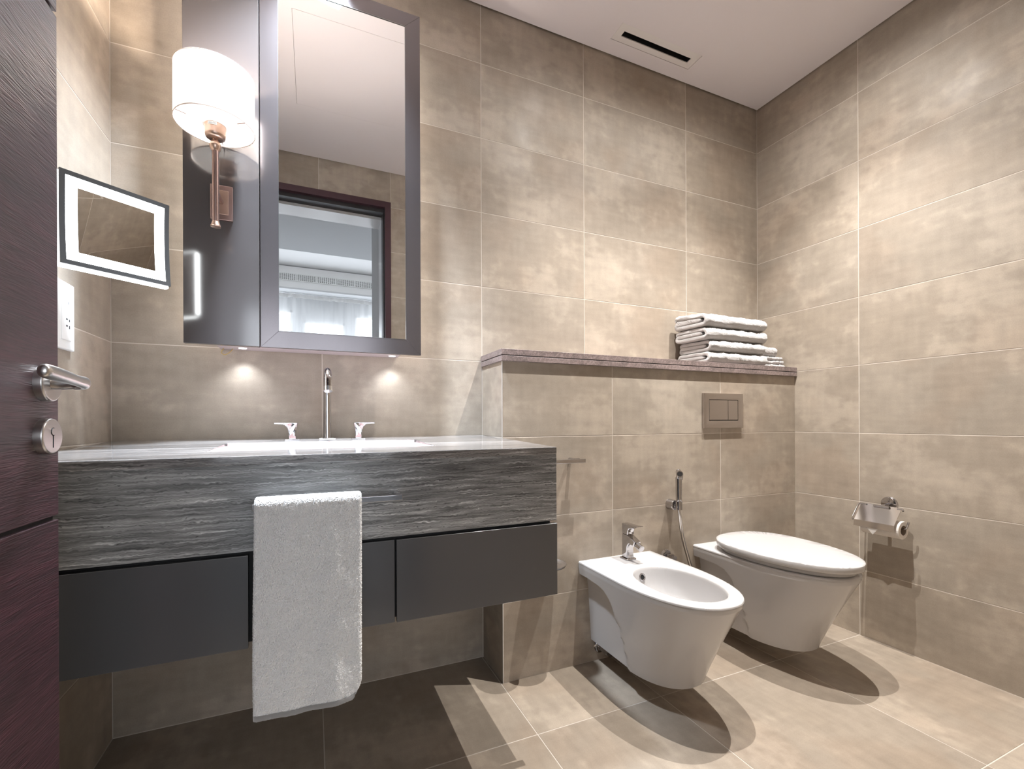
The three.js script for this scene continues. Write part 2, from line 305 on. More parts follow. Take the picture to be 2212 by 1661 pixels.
  part('heading_tape', grid(700, 2, (i, j) => { const x = -2.3 + i / 699 * 5.2; return [x, 2.60 + j * .055, 5.194 + fold(x, 0) * .7]; }), std({ color: C(.85, .85, .85), roughness: .9, side: THREE.DoubleSide }), ct);
}

// ---------------------------------------------------------------- ceiling lights and vent
function downlight(x, z, label, cd, color, ang = 47, pen = 1, tilt = [0, 0], soft = .35, spill = true) {
  const t = thing('ceiling_downlight', label, 'downlight', [x, YC, z], 'downlights in the bathroom ceiling');
  part('trim_ring', lathe([[.034, .001], [.046, .001], [.047, -.001], [.046, -.004], [.036, -.006], [.034, -.004], [.034, .001]]).translate(x, YC, z), PLASTIC, t);
  part('lens', new THREE.CylinderGeometry(.034, .034, .003, 32).translate(x, YC - .0005, z), glow(color, 6), t);
  if (spill) { const sp = new THREE.SpotLight(C(...color), cd * .16, 0, 84 * Math.PI / 180, 1, 2); sp.position.set(x, YC - .009, z); sp.target.position.set(x, 0, z); sp.castShadow = true; sp.shadow.radius = .35; scene.add(sp, sp.target); } // wide spill of the lamp
  const l = new THREE.SpotLight(C(...color), cd, 0, ang * Math.PI / 180, pen, 2); l.position.set(x, YC - .009, z); l.target.position.set(x + tilt[0], 0, z + tilt[1]); l.shadow.radius = soft; l.castShadow = true; scene.add(l, l.target);
}
downlight(1.10, .62, 'round ceiling downlight above the bidet', LIGHT.spot, LIGHT.spotColor);
downlight(1.68, .62, 'round ceiling downlight above the toilet', LIGHT.spot, LIGHT.spotColor);
downlight(.043, .385, 'round ceiling downlight above the vanity basin', LIGHT.vanitySpot, LIGHT.vanityColor, 38, 1, [-.26, -.55], 4, false);
{
  const t = thing('ceiling_vent', 'white rectangular slot vent with black opening flush in the ceiling', 'air vent', [1.42, YC, .122]);
  part('cover_plate', extrude(rectShape(1.2015, -.1647, 1.6425, -.0788, [[1.234, -.1325, 1.610, -.1055]]), .004).rotateX(-Math.PI / 2).translate(0, YC + .0012, 0), std({ color: C(.80, .77, .75), roughness: .6 }), t);
  part('slot', [box(1.230, 1.614, YC + .028, YC + .0295, .101, .137), box(1.230, 1.234, YC + .0052, YC + .029, .101, .137), box(1.610, 1.614, YC + .0052, YC + .029, .101, .137), box(1.23, 1.614, YC + .0052, YC + .029, .1015, .1055), box(1.23, 1.614, YC + .0052, YC + .029, .1325, .1365)], BLACK, t, 'black slot opening');
}

// ---------------------------------------------------------------- vanity
const YT = (z) => .8925 - .0185 * z / .6;               // the stone top falls a little to the front
{
  const t = thing('stone_countertop', 'grey veined travertine vanity top with deep front apron and sunken basin', 'countertop', [.04, .667, .3]);
  const bx0 = -.229, bx1 = .315, bz0 = .18, bz1 = .455, x0 = XL + .001, x1 = .632, th = .02;
  const slope = (g) => { const p = g.attributes.position; for (let i = 0; i < p.count; i++) p.setY(i, p.getY(i) + YT(p.getZ(i))); g.computeVertexNormals(); return g; };
  const b = .0015, s = new THREE.Shape(); s.moveTo(x0, -.0008); s.lineTo(x0, -.6); s.lineTo(x1, -.6); s.lineTo(x1, -ZS - .001); s.lineTo(XS - .001, -ZS - .001); s.lineTo(XS - .001, -.0008); s.closePath();
  const hp = new THREE.Path(); hp.moveTo(bx0 - .004, -bz0 + .004); hp.lineTo(bx1 + .004, -bz0 + .004); hp.lineTo(bx1 + .004, -bz1 - .004); hp.lineTo(bx0 - .004, -bz1 - .004); hp.closePath(); s.holes.push(hp);
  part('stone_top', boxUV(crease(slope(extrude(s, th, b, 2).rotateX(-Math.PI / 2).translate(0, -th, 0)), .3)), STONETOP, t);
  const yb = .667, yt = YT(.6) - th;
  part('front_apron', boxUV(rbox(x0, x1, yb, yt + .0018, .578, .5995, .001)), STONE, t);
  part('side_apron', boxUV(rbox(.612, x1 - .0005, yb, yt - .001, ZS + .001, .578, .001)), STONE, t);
  const bb = .775, w = .012;
  const bs = phy({ map: marbleTex, color: C(3.0, 3.1, 3.15), roughness: .3 });
  const bas = part('basin', [box(bx0 - .0038, bx0, bb, YT(bz1) - .0012, bz0 - .0038, bz1 + .0038), box(bx1, bx1 + .0038, bb, YT(bz1) - .0012, bz0 - .0038, bz1 + .0038), box(bx0, bx1, bb, YT(bz0) - .0008, bz0 - .0038, bz0), box(bx0, bx1, bb, YT(bz1) - .0012, bz1, bz1 + .0038), box(bx0 - w, bx1 + w, bb - .015, bb, bz0 - w, bz1 + w)].map((g) => boxUV(g)), bs, t, 'pale stone basin');
  part('drain', lathe([[0, .004], [.018, .004], [.022, .002], [.023, 0]]).translate(.043, bb, .32), CHROME, bas);
}
{
  const t = thing('vanity_cabinet', 'dark grey wall-hung vanity cabinet with three drawer fronts under the stone', 'cabinet', [.04, .457, .3]);
  part('carcass', box(XL + .002, .622, .462, .6665, .012, .577), std({ color: C(.012, .012, .013), roughness: .7 }), t);
  for (const [a, b, z] of [[XL + .002, -.1305, .6], [-.1215, .1818, .597], [.1862, .6335, .6]]) part('drawer_front', rbox(a, b, .457, .6585, z - .018, z, .0012), DRAWER, t);
}
// three-hole basin mixer
const yAt = YT(.11);
{
  const t = thing('basin_spout', 'tall round chrome basin spout curving forward between two lever handles', 'faucet', [.0432, yAt, .11]);
  part('base_plate', rbox(.0432 - .026, .0432 + .026, yAt - .0012, yAt + .006, .084, .136, .002), CHROME, t);
  const pts = [V3(.0432, yAt + .004, .11), V3(.0432, yAt + .1, .11), V3(.0432, 1.05, .11)]; const c = V3(.0432, 1.062, .158), r = .048;
  for (let k = 0; k <= 20; k++) { const a = Math.PI - k / 20 * (Math.PI * .90); pts.push(V3(.0432, c.y + r * Math.sin(a), c.z + r * Math.cos(a))); }
  const l = pts[pts.length - 1], d = V3(0, -Math.cos(Math.PI * .10), Math.sin(Math.PI * .10)); pts.push(l.clone().addScaledVector(d, .012), l.clone().addScaledVector(d, .026));
  const curve = new THREE.CatmullRomCurve3(pts, false, 'centripetal');
  part('spout_pipe', new THREE.TubeGeometry(curve, 120, .0122, 32, false), CHROME, t);
  const e = curve.getPoint(1), dd = curve.getTangent(1);
  part('aerator', [cyl(e.clone().addScaledVector(dd, -.004), e.clone().addScaledVector(dd, .010), .0130), cyl(e.clone().addScaledVector(dd, .010), e.clone().addScaledVector(dd, .0105), .0095)], std({ color: C(.8, .8, .8), metalness: 1, roughness: .18 }), t);
}
function tapHandle(x, s, label) {                       // body flares upwards into a thin lever that points sideways (s)
  const t = thing('faucet_handle', label, 'faucet handle', [x, yAt, .11], 'lever handles of the basin mixer');
  part('base_plate', rbox(x - .022, x + .022, yAt - .0012, yAt + .005, .088, .132, .002), CHROME, t);
  const sh = new THREE.Shape(); sh.moveTo(-.0105, 0); sh.bezierCurveTo(-.0105, .025, -.012, .040, -.0165, .0525); sh.lineTo(.052, .0525); sh.quadraticCurveTo(.0555, .0515, .053, .0490); sh.lineTo(.03, .0470); sh.bezierCurveTo(.015, .044, .0115, .030, .0105, 0); sh.closePath();
  const g = crease(extrude(sh, .019, .004, 4, 20).translate(0, 0, -.0095), .7); if (s < 0) { g.scale(-1, 1, 1); const p = g.attributes.position, n = g.attributes.normal; for (let i = 0; i < p.count; i += 3) for (const a of [p, n]) for (let k = 0; k < 3; k++) { const q = a.array[(i + 1) * 3 + k]; a.array[(i + 1) * 3 + k] = a.array[(i + 2) * 3 + k]; a.array[(i + 2) * 3 + k] = q; } }
  part('lever', g.translate(x, yAt + .004, .11), CHROME, t);
}
tapHandle(-.0603, -1, 'chrome lever handle of the basin to the left of the tall spout');
tapHandle(.1405, 1, 'chrome lever handle of the basin to the right of the tall spout');
{
  const t = thing('towel_bar', 'square chrome towel bar on the vanity front apron', 'towel bar', [.037, .772, .63]);
  part('bar', rbox(-.116, .190, .7655, .7785, .652, .665, .0012), CHROME, t);
  part('post', rbox(-.116, -.103, .7655, .7785, .5995, .653, .0012), CHROME, t);
  part('post', rbox(.177, .190, .7655, .7785, .5995, .653, .0012), CHROME, t);
}
{ // hand towel over the bar: closed sheet 11 mm thick following the bar
  const t = thing('hanging_towel', 'white terry hand towel hanging over the chrome bar of the vanity', 'towel', [0, .35, .66]);
  const th = .011, ri = .0085, L = .425, N = 420, M = 150;
  const prof = (s) => { // s 0..1 from front hem over the bar to back hem -> [y, z, ny, nz] of the middle line
    const R = ri + th / 2, arc = Math.PI * R, tot = L * 2 - .03 + arc, d = s * tot, yTop = .7785 + th / 2 - R + .003;
    if (d < L) return [yTop - L + d, .6585 + R, 0, 1]; if (d < L + arc) { const a = (d - L) / R; return [yTop + R * Math.sin(a), .6585 + R * Math.cos(a), Math.sin(a), Math.cos(a)]; }
    return [yTop - (d - L - arc), .6585 - R, 0, -1];
  };
  const point = (u, s, side) => {
    const [y, z, ny, nz] = prof(s), edge = Math.min(1, Math.min(u, 1 - u) * 34), front = s < .49, k = front ? Math.max(0, (.775 - y) / .43) : 0;
    const thick = th / 2 * Math.sqrt(Math.max(.02, 1 - (1 - edge) ** 2)) * (1 + .12 * noise2(u * 40, s * 120, 256, 256, 2));
    let x = lerp(-.1110, .0985, u) + (front ? -.003 * k * (1 - u) * Math.sin(k * 3) - .010 * sstep(.90, 1.0, k) * sstep(.9, 1, u) - .002 * k : 0);
    const f = front ? k * (.0035 * Math.sin(u * 8.5 + .8) + .002 * Math.sin(u * 17 + 2) - .002 * Math.cos(u * 5)) + .0018 * fbm(u * 5, s * 12, 3, 64, 64, 4) * 2 : 0;
    const yy = y + (front ? k * (-.010 * Math.sin(u * 2.4 + .4) + .012 * sstep(.90, 1, u) * sstep(.94, 1, k)) : 0);
    const fine = .0008 * noise2(u * 75, s * 300, 256, 1024, 6) + .0006 * noise2(u * 140, s * 560, 256, 1024, 16);
    return [x + fine, yy + ny * (thick * side), z + f + (k > 0 ? .006 * k : 0) + nz * (thick * side + fine * 1.4)];
  };
  const loop = 2 * M; // ring across the width: outer face then inner face
  const g = grid(loop, N, (i, j) => { const outer = i < M, u = outer ? i / (M - 1) : (loop - 1 - i) / (M - 1); return point(u, j / (N - 1), outer ? 1 : -1); }, true);
  { const p = g.attributes.position, uv = new Float32Array(p.count * 2); for (let i = 0; i < p.count; i++) { uv[2 * i] = p.getX(i) * 4; uv[2 * i + 1] = p.getY(i) * 4; } g.setAttribute('uv', new THREE.BufferAttribute(uv, 2)); }
  part('cloth', g, TERRY, t);
  const hem = grid(90, 9, (i, j) => { const u = .01 + i / 89 * .975, s = .0008 + j / 8 * .012; const q = point(u, s, 1); q[2] += .0006 + .0011 * Math.abs(Math.sin(u * 52 + noise2(u * 9, 3) * 3)) * Math.sin(j / 8 * Math.PI); return q; });
  part('hem', hem, TERRY, t);
  part('care_tag', box(.016, .034, .3415, .362, .6735, .6742).rotateZ(-.0), PLASTIC, t);
}

// ---------------------------------------------------------------- mirror cabinet
{
  const t = thing('mirror_cabinet', 'dark lacquered wall cabinet with framed mirror door and glowing edges', 'mirror cabinet', [0, 1.182, .06]);
  const x0 = -.3485, xg = -.1495, x1 = .3525, y0 = 1.1825, y1 = 2.384, zf = .12;
  const BODY = std({ color: C(.42, .36, .36), roughness: .6 });
  part('body', box(-.272, .287, y0 + .003, y1 - .03, .001, .099), BODY, t);
  part('side_panel', rbox(x0, xg - .0015, y0, y1, .100, zf, .0012), LACQUER, t, 'glossy dark lacquer panel');
  part('door_core', box(xg + .002, x1 - .001, y0 + .001, y1 - .001, .100, .112), BLACK, t);
  const fw = .0515, ix0 = xg + fw, ix1 = x1 - fw, iy0 = y0 + .0525, iy1 = y1 - .049; // mitred frame
  const rail = (a) => { const s = new THREE.Shape(); a.forEach((p, i) => i ? s.lineTo(p[0], p[1]) : s.moveTo(p[0], p[1])); s.closePath(); return extrude(s, .010, .0004, 1).translate(0, 0, zf - .010); };
  const e = .0002, X0 = xg + .0015;
  part('frame_rail', rail([[X0, y0], [X0, y1], [ix0, iy1 - e], [ix0, iy0 + e]].map(([x, y]) => [x, y])), FRAMEMETAL, t);
  part('frame_rail', rail([[x1, y0], [ix1, iy0], [ix1, iy1], [x1, y1]]), FRAMEMETAL, t);
  part('frame_rail', rail([[X0 + e, y0], [ix0, iy0], [ix1, iy0], [x1 - e, y0]]), FRAMEMETAL, t);
  part('frame_rail', rail([[X0 + e, y1], [x1 - e, y1], [ix1, iy1], [ix0, iy1]]), FRAMEMETAL, t);
  part('mirror', box(ix0 - .001, ix1 + .001, iy0 - .001, iy1 + .001, .113, zf - .0015), MIRROR, t);
  const bev = std({ color: C(.3, .3, .3), metalness: 1, roughness: .25 });
  part('mirror_edge', [box(ix0, ix0 + .0012, iy0, iy1, zf - .0016, zf + .0006), box(ix1 - .0012, ix1, iy0, iy1, zf - .0016, zf + .0006), box(ix0, ix1, iy0, iy0 + .0012, zf - .0016, zf + .0006), box(ix0, ix1, iy1 - .0012, iy1, zf - .0016, zf + .0006)], bev, t);
  // light strips behind the overhanging edges wash the wall
  const strip = (x, nx) => { part('light_strip', box(x - .005, x + .005, y0 + .012, y1 - .05, .082, .088), glow([1, .93, .85], 3), t, 'warm white light strip'); const l = new THREE.RectAreaLight(C(1, .93, .86), LIGHT.wash, .012, y1 - y0 - .07); l.position.set(x, (y0 + y1) / 2, .0805); l.lookAt(x + nx, (y0 + y1) / 2, 0); scene.add(l); };
  strip(-.318, -.01); strip(.322, .012);
  for (const x of [-.206, .2635]) {
    part('spot_lamp', lathe([[0, -.001], [.008, -.001], [.0085, -.0015], [.0115, -.0012], [.012, .002]], 24).translate(x, y0 + .003, .0465), glow([1, .97, .93], 5), t, 'small round lamp');
    const l = new THREE.SpotLight(C(...LIGHT.cabinetColor), LIGHT.cabinetSpot, 0, 58 * Math.PI / 180, .6, 2); l.position.set(x, y0 - .004, .0465); l.target.position.set(x, 0, .12); l.castShadow = true; l.shadow.radius = .6; scene.add(l, l.target);
  }
  const wire = new THREE.CatmullRomCurve3([V3(-.262, 1.186, .02), V3(-.268, 1.172, .024), V3(-.258, 1.164, .03), V3(-.246, 1.172, .026), V3(-.240, 1.180, .022), V3(-.236, 1.186, .02)]);
  part('loose_wire', new THREE.TubeGeometry(wire, 30, .0012, 8), std({ color: C(.5, .36, .12), roughness: .5 }), t);
}
// ---------------------------------------------------------------- wall sconce
{
  const sx = -.2495, sz = .2215, t = thing('wall_sconce', 'bronze wall lamp with white drum shade on the dark cabinet panel', 'wall lamp', [sx, 1.607, .12]);
  part('back_plate', rbox(sx - .029, sx + .029, 1.556, 1.660, .1198, .131, .002), BRONZE, t);
  part('plate_inset', rbox(sx - .018, sx + .018, 1.572, 1.644, .130, .1325, .001), COPPER, t);
  part('arm', cyl(V3(sx, 1.607, .131), V3(sx, 1.607, sz), .0055), BRONZE, t);
  part('rod', cyl(V3(sx, 1.508, sz), V3(sx, 1.722, sz), .0085), BRONZE, t);
  part('end_cap', lathe([[0, 0], [.0125, .001], [.0125, .004], [.0105, .010], [.0088, .016]], 32).translate(sx, 1.4975, sz), COPPER, t);
  part('ball_joint', lathe([[.0085, -.016], [.012, -.012], [.0145, -.004], [.0145, .003], [.011, .010], [.0075, .0135], [.0075, .022]], 36).translate(sx, 1.728, sz), COPPER, t);
  const cup = part('socket_cup', lathe([[.007, .745], [.018, .746], [.0235, .750], [.0255, .757], [.0265, .786], [.0295, .787], [.0295, .789], [.02, .789]].map((p) => [p[0], p[1] + 1]), 40).translate(sx, 0, sz), COPPER, t);
  { // small rating sticker, curved round the cup
    const cv = document.createElement('canvas'); cv.width = 256; cv.height = 72; const x = cv.getContext('2d'); x.fillStyle = '#fbfbf8'; x.fillRect(0, 0, 256, 72); x.fillStyle = '#9a9a98'; x.font = 'bold 44px sans-serif'; x.textAlign = 'center'; x.fillText('MAX 42W', 128, 52);
    const tx = new THREE.CanvasTexture(cv); tx.colorSpace = THREE.SRGBColorSpace;
    const a0 = Math.atan2(-sx, 1.7359 - sz) - .28, g = grid(14, 2, (i, j) => { const a = a0 - .42 + i / 13 * .84, r = .0272; return [sx + r * Math.sin(a), 1.7725 + j * .0085, sz + r * Math.cos(a)]; });
    part('sticker', g, std({ map: tx, roughness: .7, side: THREE.DoubleSide }), cup, 'white sticker with rating text');
  }
  const r = .0972, y0 = 1.780, y1 = 1.925;
  const sh = part('shade', grid(97, 2, (i, j) => { const a = i / 96 * Math.PI * 2; return [sx + r * Math.sin(a), lerp(y0, y1, j), sz + r * Math.cos(a)]; }), SHADE, t, 'white fabric drum shade');
  part('shade_rim', [new THREE.TorusGeometry(r, .0011, 6, 96).rotateX(Math.PI / 2).translate(sx, y0, sz), new THREE.TorusGeometry(r, .0011, 6, 96).rotateX(Math.PI / 2).translate(sx, y1, sz)], std({ color: C(.6, .48, .42), roughness: .7 }), sh);
  part('diffuser', new THREE.CylinderGeometry(.095, .095, .0025, 64).translate(sx, 1.7835, sz), phy({ color: C(.97, .96, .94), roughness: 1, transmission: .2, thickness: 0 }), t);
  for (let k = 0; k < 3; k++) { const a = 1.0 + k * Math.PI * 2 / 3; part('spoke', cyl(V3(sx + .07 * Math.sin(a), 1.7818, sz + .07 * Math.cos(a)), V3(sx + r * Math.sin(a), 1.7818, sz + r * Math.cos(a)), .0010, .0010, 8), BRONZE, t); }
  part('bulb', new THREE.SphereGeometry(.02, 24, 16).translate(sx, 1.855, sz), glow([1, .85, .68], 8), t);
  const l = new THREE.PointLight(C(...LIGHT.sconceColor), LIGHT.sconce, 0, 2); l.position.set(sx, 1.855, sz); l.castShadow = true; l.shadow.radius = .9; scene.add(l);
}
// ---------------------------------------------------------------- lit magnifying mirror on the left wall
{
  const c = [-.421, 1.403, .365], t = thing('makeup_mirror', 'square magnifying mirror with bright light frame standing out from the left wall', 'mirror', c);
  t.rotation.order = 'YXZ'; t.rotation.y = 36.4 * Math.PI / 180; t.rotation.x = -.03; BASE.set(t, V3());
  const h = .105, sag = .0055, bend = (g) => { const p = g.attributes.position; for (let i = 0; i < p.count; i++) { const y = p.getY(i) / h; p.setZ(i, p.getZ(i) - sag * (1 - y * y)); } g.computeVertexNormals(); return g; };
  const bb = (x0, x1, y0, y1, z0, z1) => new THREE.BoxGeometry(x1 - x0, y1 - y0, z1 - z0, 1, 24, 1).translate((x0 + x1) / 2, (y0 + y1) / 2, (z0 + z1) / 2);
  const ring = (o, i, z0, z1) => [bb(-o, -i, -o, o, z0, z1), bb(i, o, -o, o, z0, z1), bb(-i, i, i, o, z0, z1), bb(-i, i, -o, -i, z0, z1)].map(bend);
  part('rim', ring(h, .0945, -.010, 0), std({ color: C(.09, .09, .09), metalness: .5, roughness: .12 }), t);
  part('light_frame', ring(.0945, .0735, -.009, -.0006), glow([.97, 1, 1], 7), t, 'bright white light band');
  part('mirror', bend(bb(-.0735, .0735, -.0735, .0735, -.008, -.0012)), MIRROR, t);
  part('housing', bend(bb(-.103, .103, -.103, .103, -.017, -.010)), CHROME, t);
  part('glow_edge', [bb(-.104, .104, -.1085, -.1035, -.026, -.0105), bb(-.104, .104, .1035, .106, -.026, -.0105), bb(.1035, .107, -.1035, .1035, -.026, -.0105), bb(-.107, -.1035, -.1035, .1035, -.026, -.0105)], glow([.97, 1, 1], 5), t, 'glowing edge behind the rim');
  for (const [x, y, w, hh, nx, ny] of [[.1085, 0, .015, .2, 1, 0], [-.1085, 0, .015, .2, -1, 0], [0, -.110, .2, .015, 0, -1]]) {
    const e = new THREE.Euler(t.rotation.x, t.rotation.y, 0, 'YXZ'), q = V3(x, y, -.018).applyEuler(e).add(V3(...c)), n = V3(nx, ny, 0).applyEuler(e), l = new THREE.RectAreaLight(C(.97, 1, 1), LIGHT.edge, nx ? .015 : .2, nx ? .2 : .015);
    l.position.copy(q); if (ny) l.up.set(Math.sin(t.rotation.y), 0, Math.cos(t.rotation.y)); l.lookAt(q.clone().add(n)); scene.add(l);
  }
  part('back_box', rbox(-.06, .06, -.06, .06, -.034, -.017, .004), CHROME, t);
  // swing arm back to the wall plate
  const inv = (p) => p.clone().sub(V3(...c)).applyAxisAngle(V3(0, 1, 0), -t.rotation.y);
  const a = V3(0, -.03, -.034), w = inv(V3(XL + .012, 1.372, .40)), mid = inv(V3(-.47, 1.372, .33));
  part('arm', [cyl(a, mid, .006), cyl(mid, w, .006), new THREE.SphereGeometry(.008, 16, 12).translate(mid.x, mid.y, mid.z)], CHROME, t);
  const wp = inv(V3(XL + .0005, 1.372, .40)), wq = inv(V3(XL + .014, 1.372, .40)); part('wall_plate', cyl(wp, wq, .03), CHROME, t);
  for (const [x, y, sw, sh] of [[-.084, 0, .02, .17], [.084, 0, .02, .17], [0, .084, .15, .02], [0, -.084, .15, .02]]) {
    const l = new THREE.RectAreaLight(C(.97, 1, 1), LIGHT.ring, sw, sh); const q = V3(x, y, .001).applyAxisAngle(V3(0, 1, 0), t.rotation.y).add(V3(...c)); const n = V3(0, 0, 1).applyAxisAngle(V3(0, 1, 0), t.rotation.y); l.position.copy(q); l.lookAt(q.clone().add(n)); scene.add(l);
  }
}
{ // shaver socket on the left wall
  const t = thing('shaver_socket', 'white shaver socket plate on the left wall below the lit mirror', 'socket', [XL, 1.205, .296]);
  part('plate', rbox(XL - .0005, XL + .009, 1.1245, 1.2880, .2515, .3405, .003), PLASTIC, t);
  part('insert', rbox(XL + .008, XL + .011, 1.1475, 1.2655, .2725, .3195, .001), std({ color: C(.84, .85, .84), roughness: .3 }), t);
  for (const [z, y, w, h] of [[.283, 1.196, .004, .006], [.283, 1.180, .004, .008], [.296, 1.198, .007, .004], [.296, 1.182, .007, .004], [.288, 1.238, .002, .006]]) part('hole', box(XL + .0105, XL + .0113, y - h / 2, y + h / 2, z - w / 2, z + w / 2), BLACK, t);
}

// ---------------------------------------------------------------- the open door
{
  const a = 2.3 * Math.PI / 180, t = structure('door_1', [-.368, 0, .79]); t.rotation.y = -(Math.PI / 2 + a); BASE.set(t, V3());
  const Wd = .852, th = .045, ys = [.008, .7995, 1.5905, 2.372];
  part('door_core', box(.003, Wd, .008, 2.372, .006, th), std({ color: C(.01, .007, .008), roughness: .7 }), t);
  for (let k = 0; k < 3; k++) part('door_panel', boxUV(rbox(0, Wd, ys[k] + (k ? .0035 : 0), ys[k + 1] - (k < 2 ? .0035 : 0), 0, .012, .0012)), WOOD, t);
  // lever handle
  const hx = .0405, hy = 1.006;
  const disc = (x, y, r, d) => lathe([[0, d], [r - .0025, d], [r - .0006, d - .0008], [r, d - .003], [r, 0]], 56).rotateX(-Math.PI / 2).translate(x, y, 0);
  const hd = part('door_handle', disc(hx, hy, .0268, .0118), SATIN, t, 'satin lever handle');
  const P = []; const push = (x, z, w, h, up) => P.push([V3(x, hy + (z < -.03 ? .001 : 0), z), w, h, up]);
  for (const z of [-.010, -.025, -.036]) push(hx, z, .0088, .0088);
  for (let k = 1; k <= 10; k++) { const b = k / 10 * Math.PI / 2, r = .020; P.push([V3(hx + r - r * Math.cos(b), hy + .0012 * k / 10, -.036 - r * Math.sin(b)), lerp(.0088, .0062, k / 10), lerp(.0088, .0092, k / 10)]); }
  for (const [x, w, h, dy] of [[.072, .0058, .0085, .002], [.085, .0060, .0080, .003], [.10, .0072, .0088, .0045], [.12, .0080, .0096, .006], [.14, .0082, .0099, .0075], [.156, .0080, .0097, .0085], [.162, .0070, .0088, .009], [.165, .0045, .0058, .0092]]) P.push([V3(x, hy + dy, -.056), w, h]);
  part('lever', sweep(P), SATIN, hd);
  // lock rose with key slot and thumb-turn pin
  const ly = .927, lk = part('lock_rose', disc(hx, ly, .0268, .0118), SATIN, t);
  part('keyhole', [cyl(V3(hx, ly + .007, -.0110), V3(hx, ly + .007, -.0121), .0062), box(hx - .0011, hx + .0011, ly - .017, ly + .002, -.0121, -.0110)], BLACK, lk, 'dark key slot');
  part('pin', [cyl(V3(hx, ly + .007, -.011), V3(hx, ly + .007, -.0128), .0052)], SATIN, lk);
}

// ---------------------------------------------------------------- ceramics
function outline(w, f, z0, n, nb = 14, ns = 110, nn = 64, back = 0) { // closed plan ring: back edge, one side, nose, other side
  const r = []; for (let i = 0; i < nb; i++) r.push([lerp(w, -w, i / nb), back]);
  for (let i = 0; i < ns; i++) r.push([-w, lerp(back, z0, i / ns)]);
  for (let i = 0; i <= nn; i++) { const a = Math.PI - i / nn * Math.PI, ca = Math.cos(a), sa = Math.sin(a); r.push([w * Math.sign(ca) * Math.pow(Math.abs(ca), 2 / n), z0 + (f - z0) * Math.pow(Math.abs(sa), 2 / n)]); }
  for (let i = 1; i < ns; i++) r.push([w, lerp(z0, back, i / ns)]); return r;
}
const CURVE = [[.105, .239], [.185, .223], [.262, .199], [.300, .187], [.318, .174], [.338, .150], [.347, .115], [.3515, .05], [.3535, -.06]];
function ztAt(y) { if (y <= CURVE[0][0]) return CURVE[0][1]; for (let i = 1; i < CURVE.length; i++) if (y <= CURVE[i][0]) return lerp(CURVE[i - 1][1], CURVE[i][1], (y - CURVE[i - 1][0]) / (CURVE[i][0] - CURVE[i - 1][0])); return -.06; }
function ceramicBody(yRim, open) {                      // local: x across, z out from the wall
  const ys = []; const yb = .088; for (let i = 0; i <= 70; i++) ys.push(lerp(yb, .29, i / 70)); for (let i = 1; i <= 50; i++) ys.push(lerp(.29, .358, i / 50)); for (let i = 1; i <= 6; i++) ys.push(lerp(.358, yRim - .008, i / 6));
  const rings = [];
  const level = (y) => { const s = Math.min(1, (y - yb) / (yRim - .02 - yb)), w = lerp(.131, .1765, Math.pow(s, .9)), f = lerp(.412, .556, Math.pow(s, 1.12)); return outline(w, f, lerp(.20, .22, s), 2.3).map(([x, z]) => {
    const wb = y > .3 ? lerp(.134, .142, (y - .3) / .055) : lerp(.121, .134, (y - yb) / (.3 - yb)), zt = ztAt(y), k = sstep(zt - .007, zt + .009, z); if (zt < -.05) return [x, y, z];
    const lim = lerp(Math.min(wb, w), w, k); return [Math.max(-lim, Math.min(lim, x)), y, z]; }); };
  const low = level(yb); const cz = .22; for (const k of [.02, .5, .93, .985]) rings.push(low.map(([x, y, z]) => [x * k, yb - .002 * (k < .95 ? 1 : .5), z < .001 ? z : cz + (z - cz) * k]));
  for (const y of ys) rings.push(level(y));
  const top = outline(.1775, .5595, .22, 2.3);
  const inset = (d) => top.map(([x, z]) => { const kx = (.1775 - d) / .1775, kz = (.5595 - d) / .5595; return [x * kx, z * kz]; });
  for (const [d, y] of [[0, yRim - .0065], [.0006, yRim - .0035], [.0022, yRim - .0012], [.005, yRim]]) rings.push(inset(d).map(([x, z]) => [x, y, z]));
  const c0 = [-.006, .333], bas = (s, y) => top.map(([x, z]) => { const a = Math.atan2((z - c0[1]) / .18, (x - c0[0]) / .12), ca = Math.cos(a), sa = Math.sin(a); return [c0[0] + .118 * s * Math.sign(ca) * Math.pow(Math.abs(ca), .94), y, c0[1] + .178 * s * Math.sign(sa) * Math.pow(Math.abs(sa), .94)]; });
  if (open) { const last = inset(.005), b1 = bas(1.03, yRim); for (const k of [.25, .5, .75]) rings.push(last.map(([x, z], i) => [lerp(x, b1[i][0], k), yRim, lerp(z, b1[i][2], k)]));
    for (const [s, d] of [[1.03, 0], [1.0, .0012], [.982, .005], [.972, .012], [.955, .03], [.925, .055], [.87, .085], [.76, .110], [.58, .127], [.35, .136], [.1, .139], [.004, .139]]) rings.push(bas(s, yRim - d));
  } else { for (const k of [.85, .5, .02]) rings.push(inset(.005).map(([x, z]) => [x * k, yRim, lerp(.28, z, k)])); }
  return grid(rings[0].length, rings.length, (i, j) => [-rings[j][i][0], rings[j][i][1], rings[j][i][2]], true);
}
{
  const bx = 1.123, y = .402, t = thing('bidet', 'white wall-hung ceramic bidet with open oval basin', 'bidet', [bx, .09, ZS]);
  part('bowl', crease(ceramicBody(y, true).translate(bx, 0, ZS), .75), PORCELAIN, t);
  const o = V3(bx - .006, y - .034, ZS + .333 - .176 + .010), n = V3(.05, .30, .95).normalize();
  part('overflow_ring', new THREE.TorusGeometry(.0115, .0032, 12, 36).applyQuaternion(new THREE.Quaternion().setFromUnitVectors(V3(0, 0, 1), n)).translate(o.x, o.y, o.z), CHROME, t);
  part('overflow_hole', cyl(o.clone().addScaledVector(n, -.004), o.clone().addScaledVector(n, .0008), .0105), BLACK, t);
  part('bolt_cover', box(bx - .1292, bx - .128, .262, .2635, ZS + .045, ZS + .068), std({ color: C(.1, .07, .07), roughness: .8 }), t, 'thin dark mark');
}
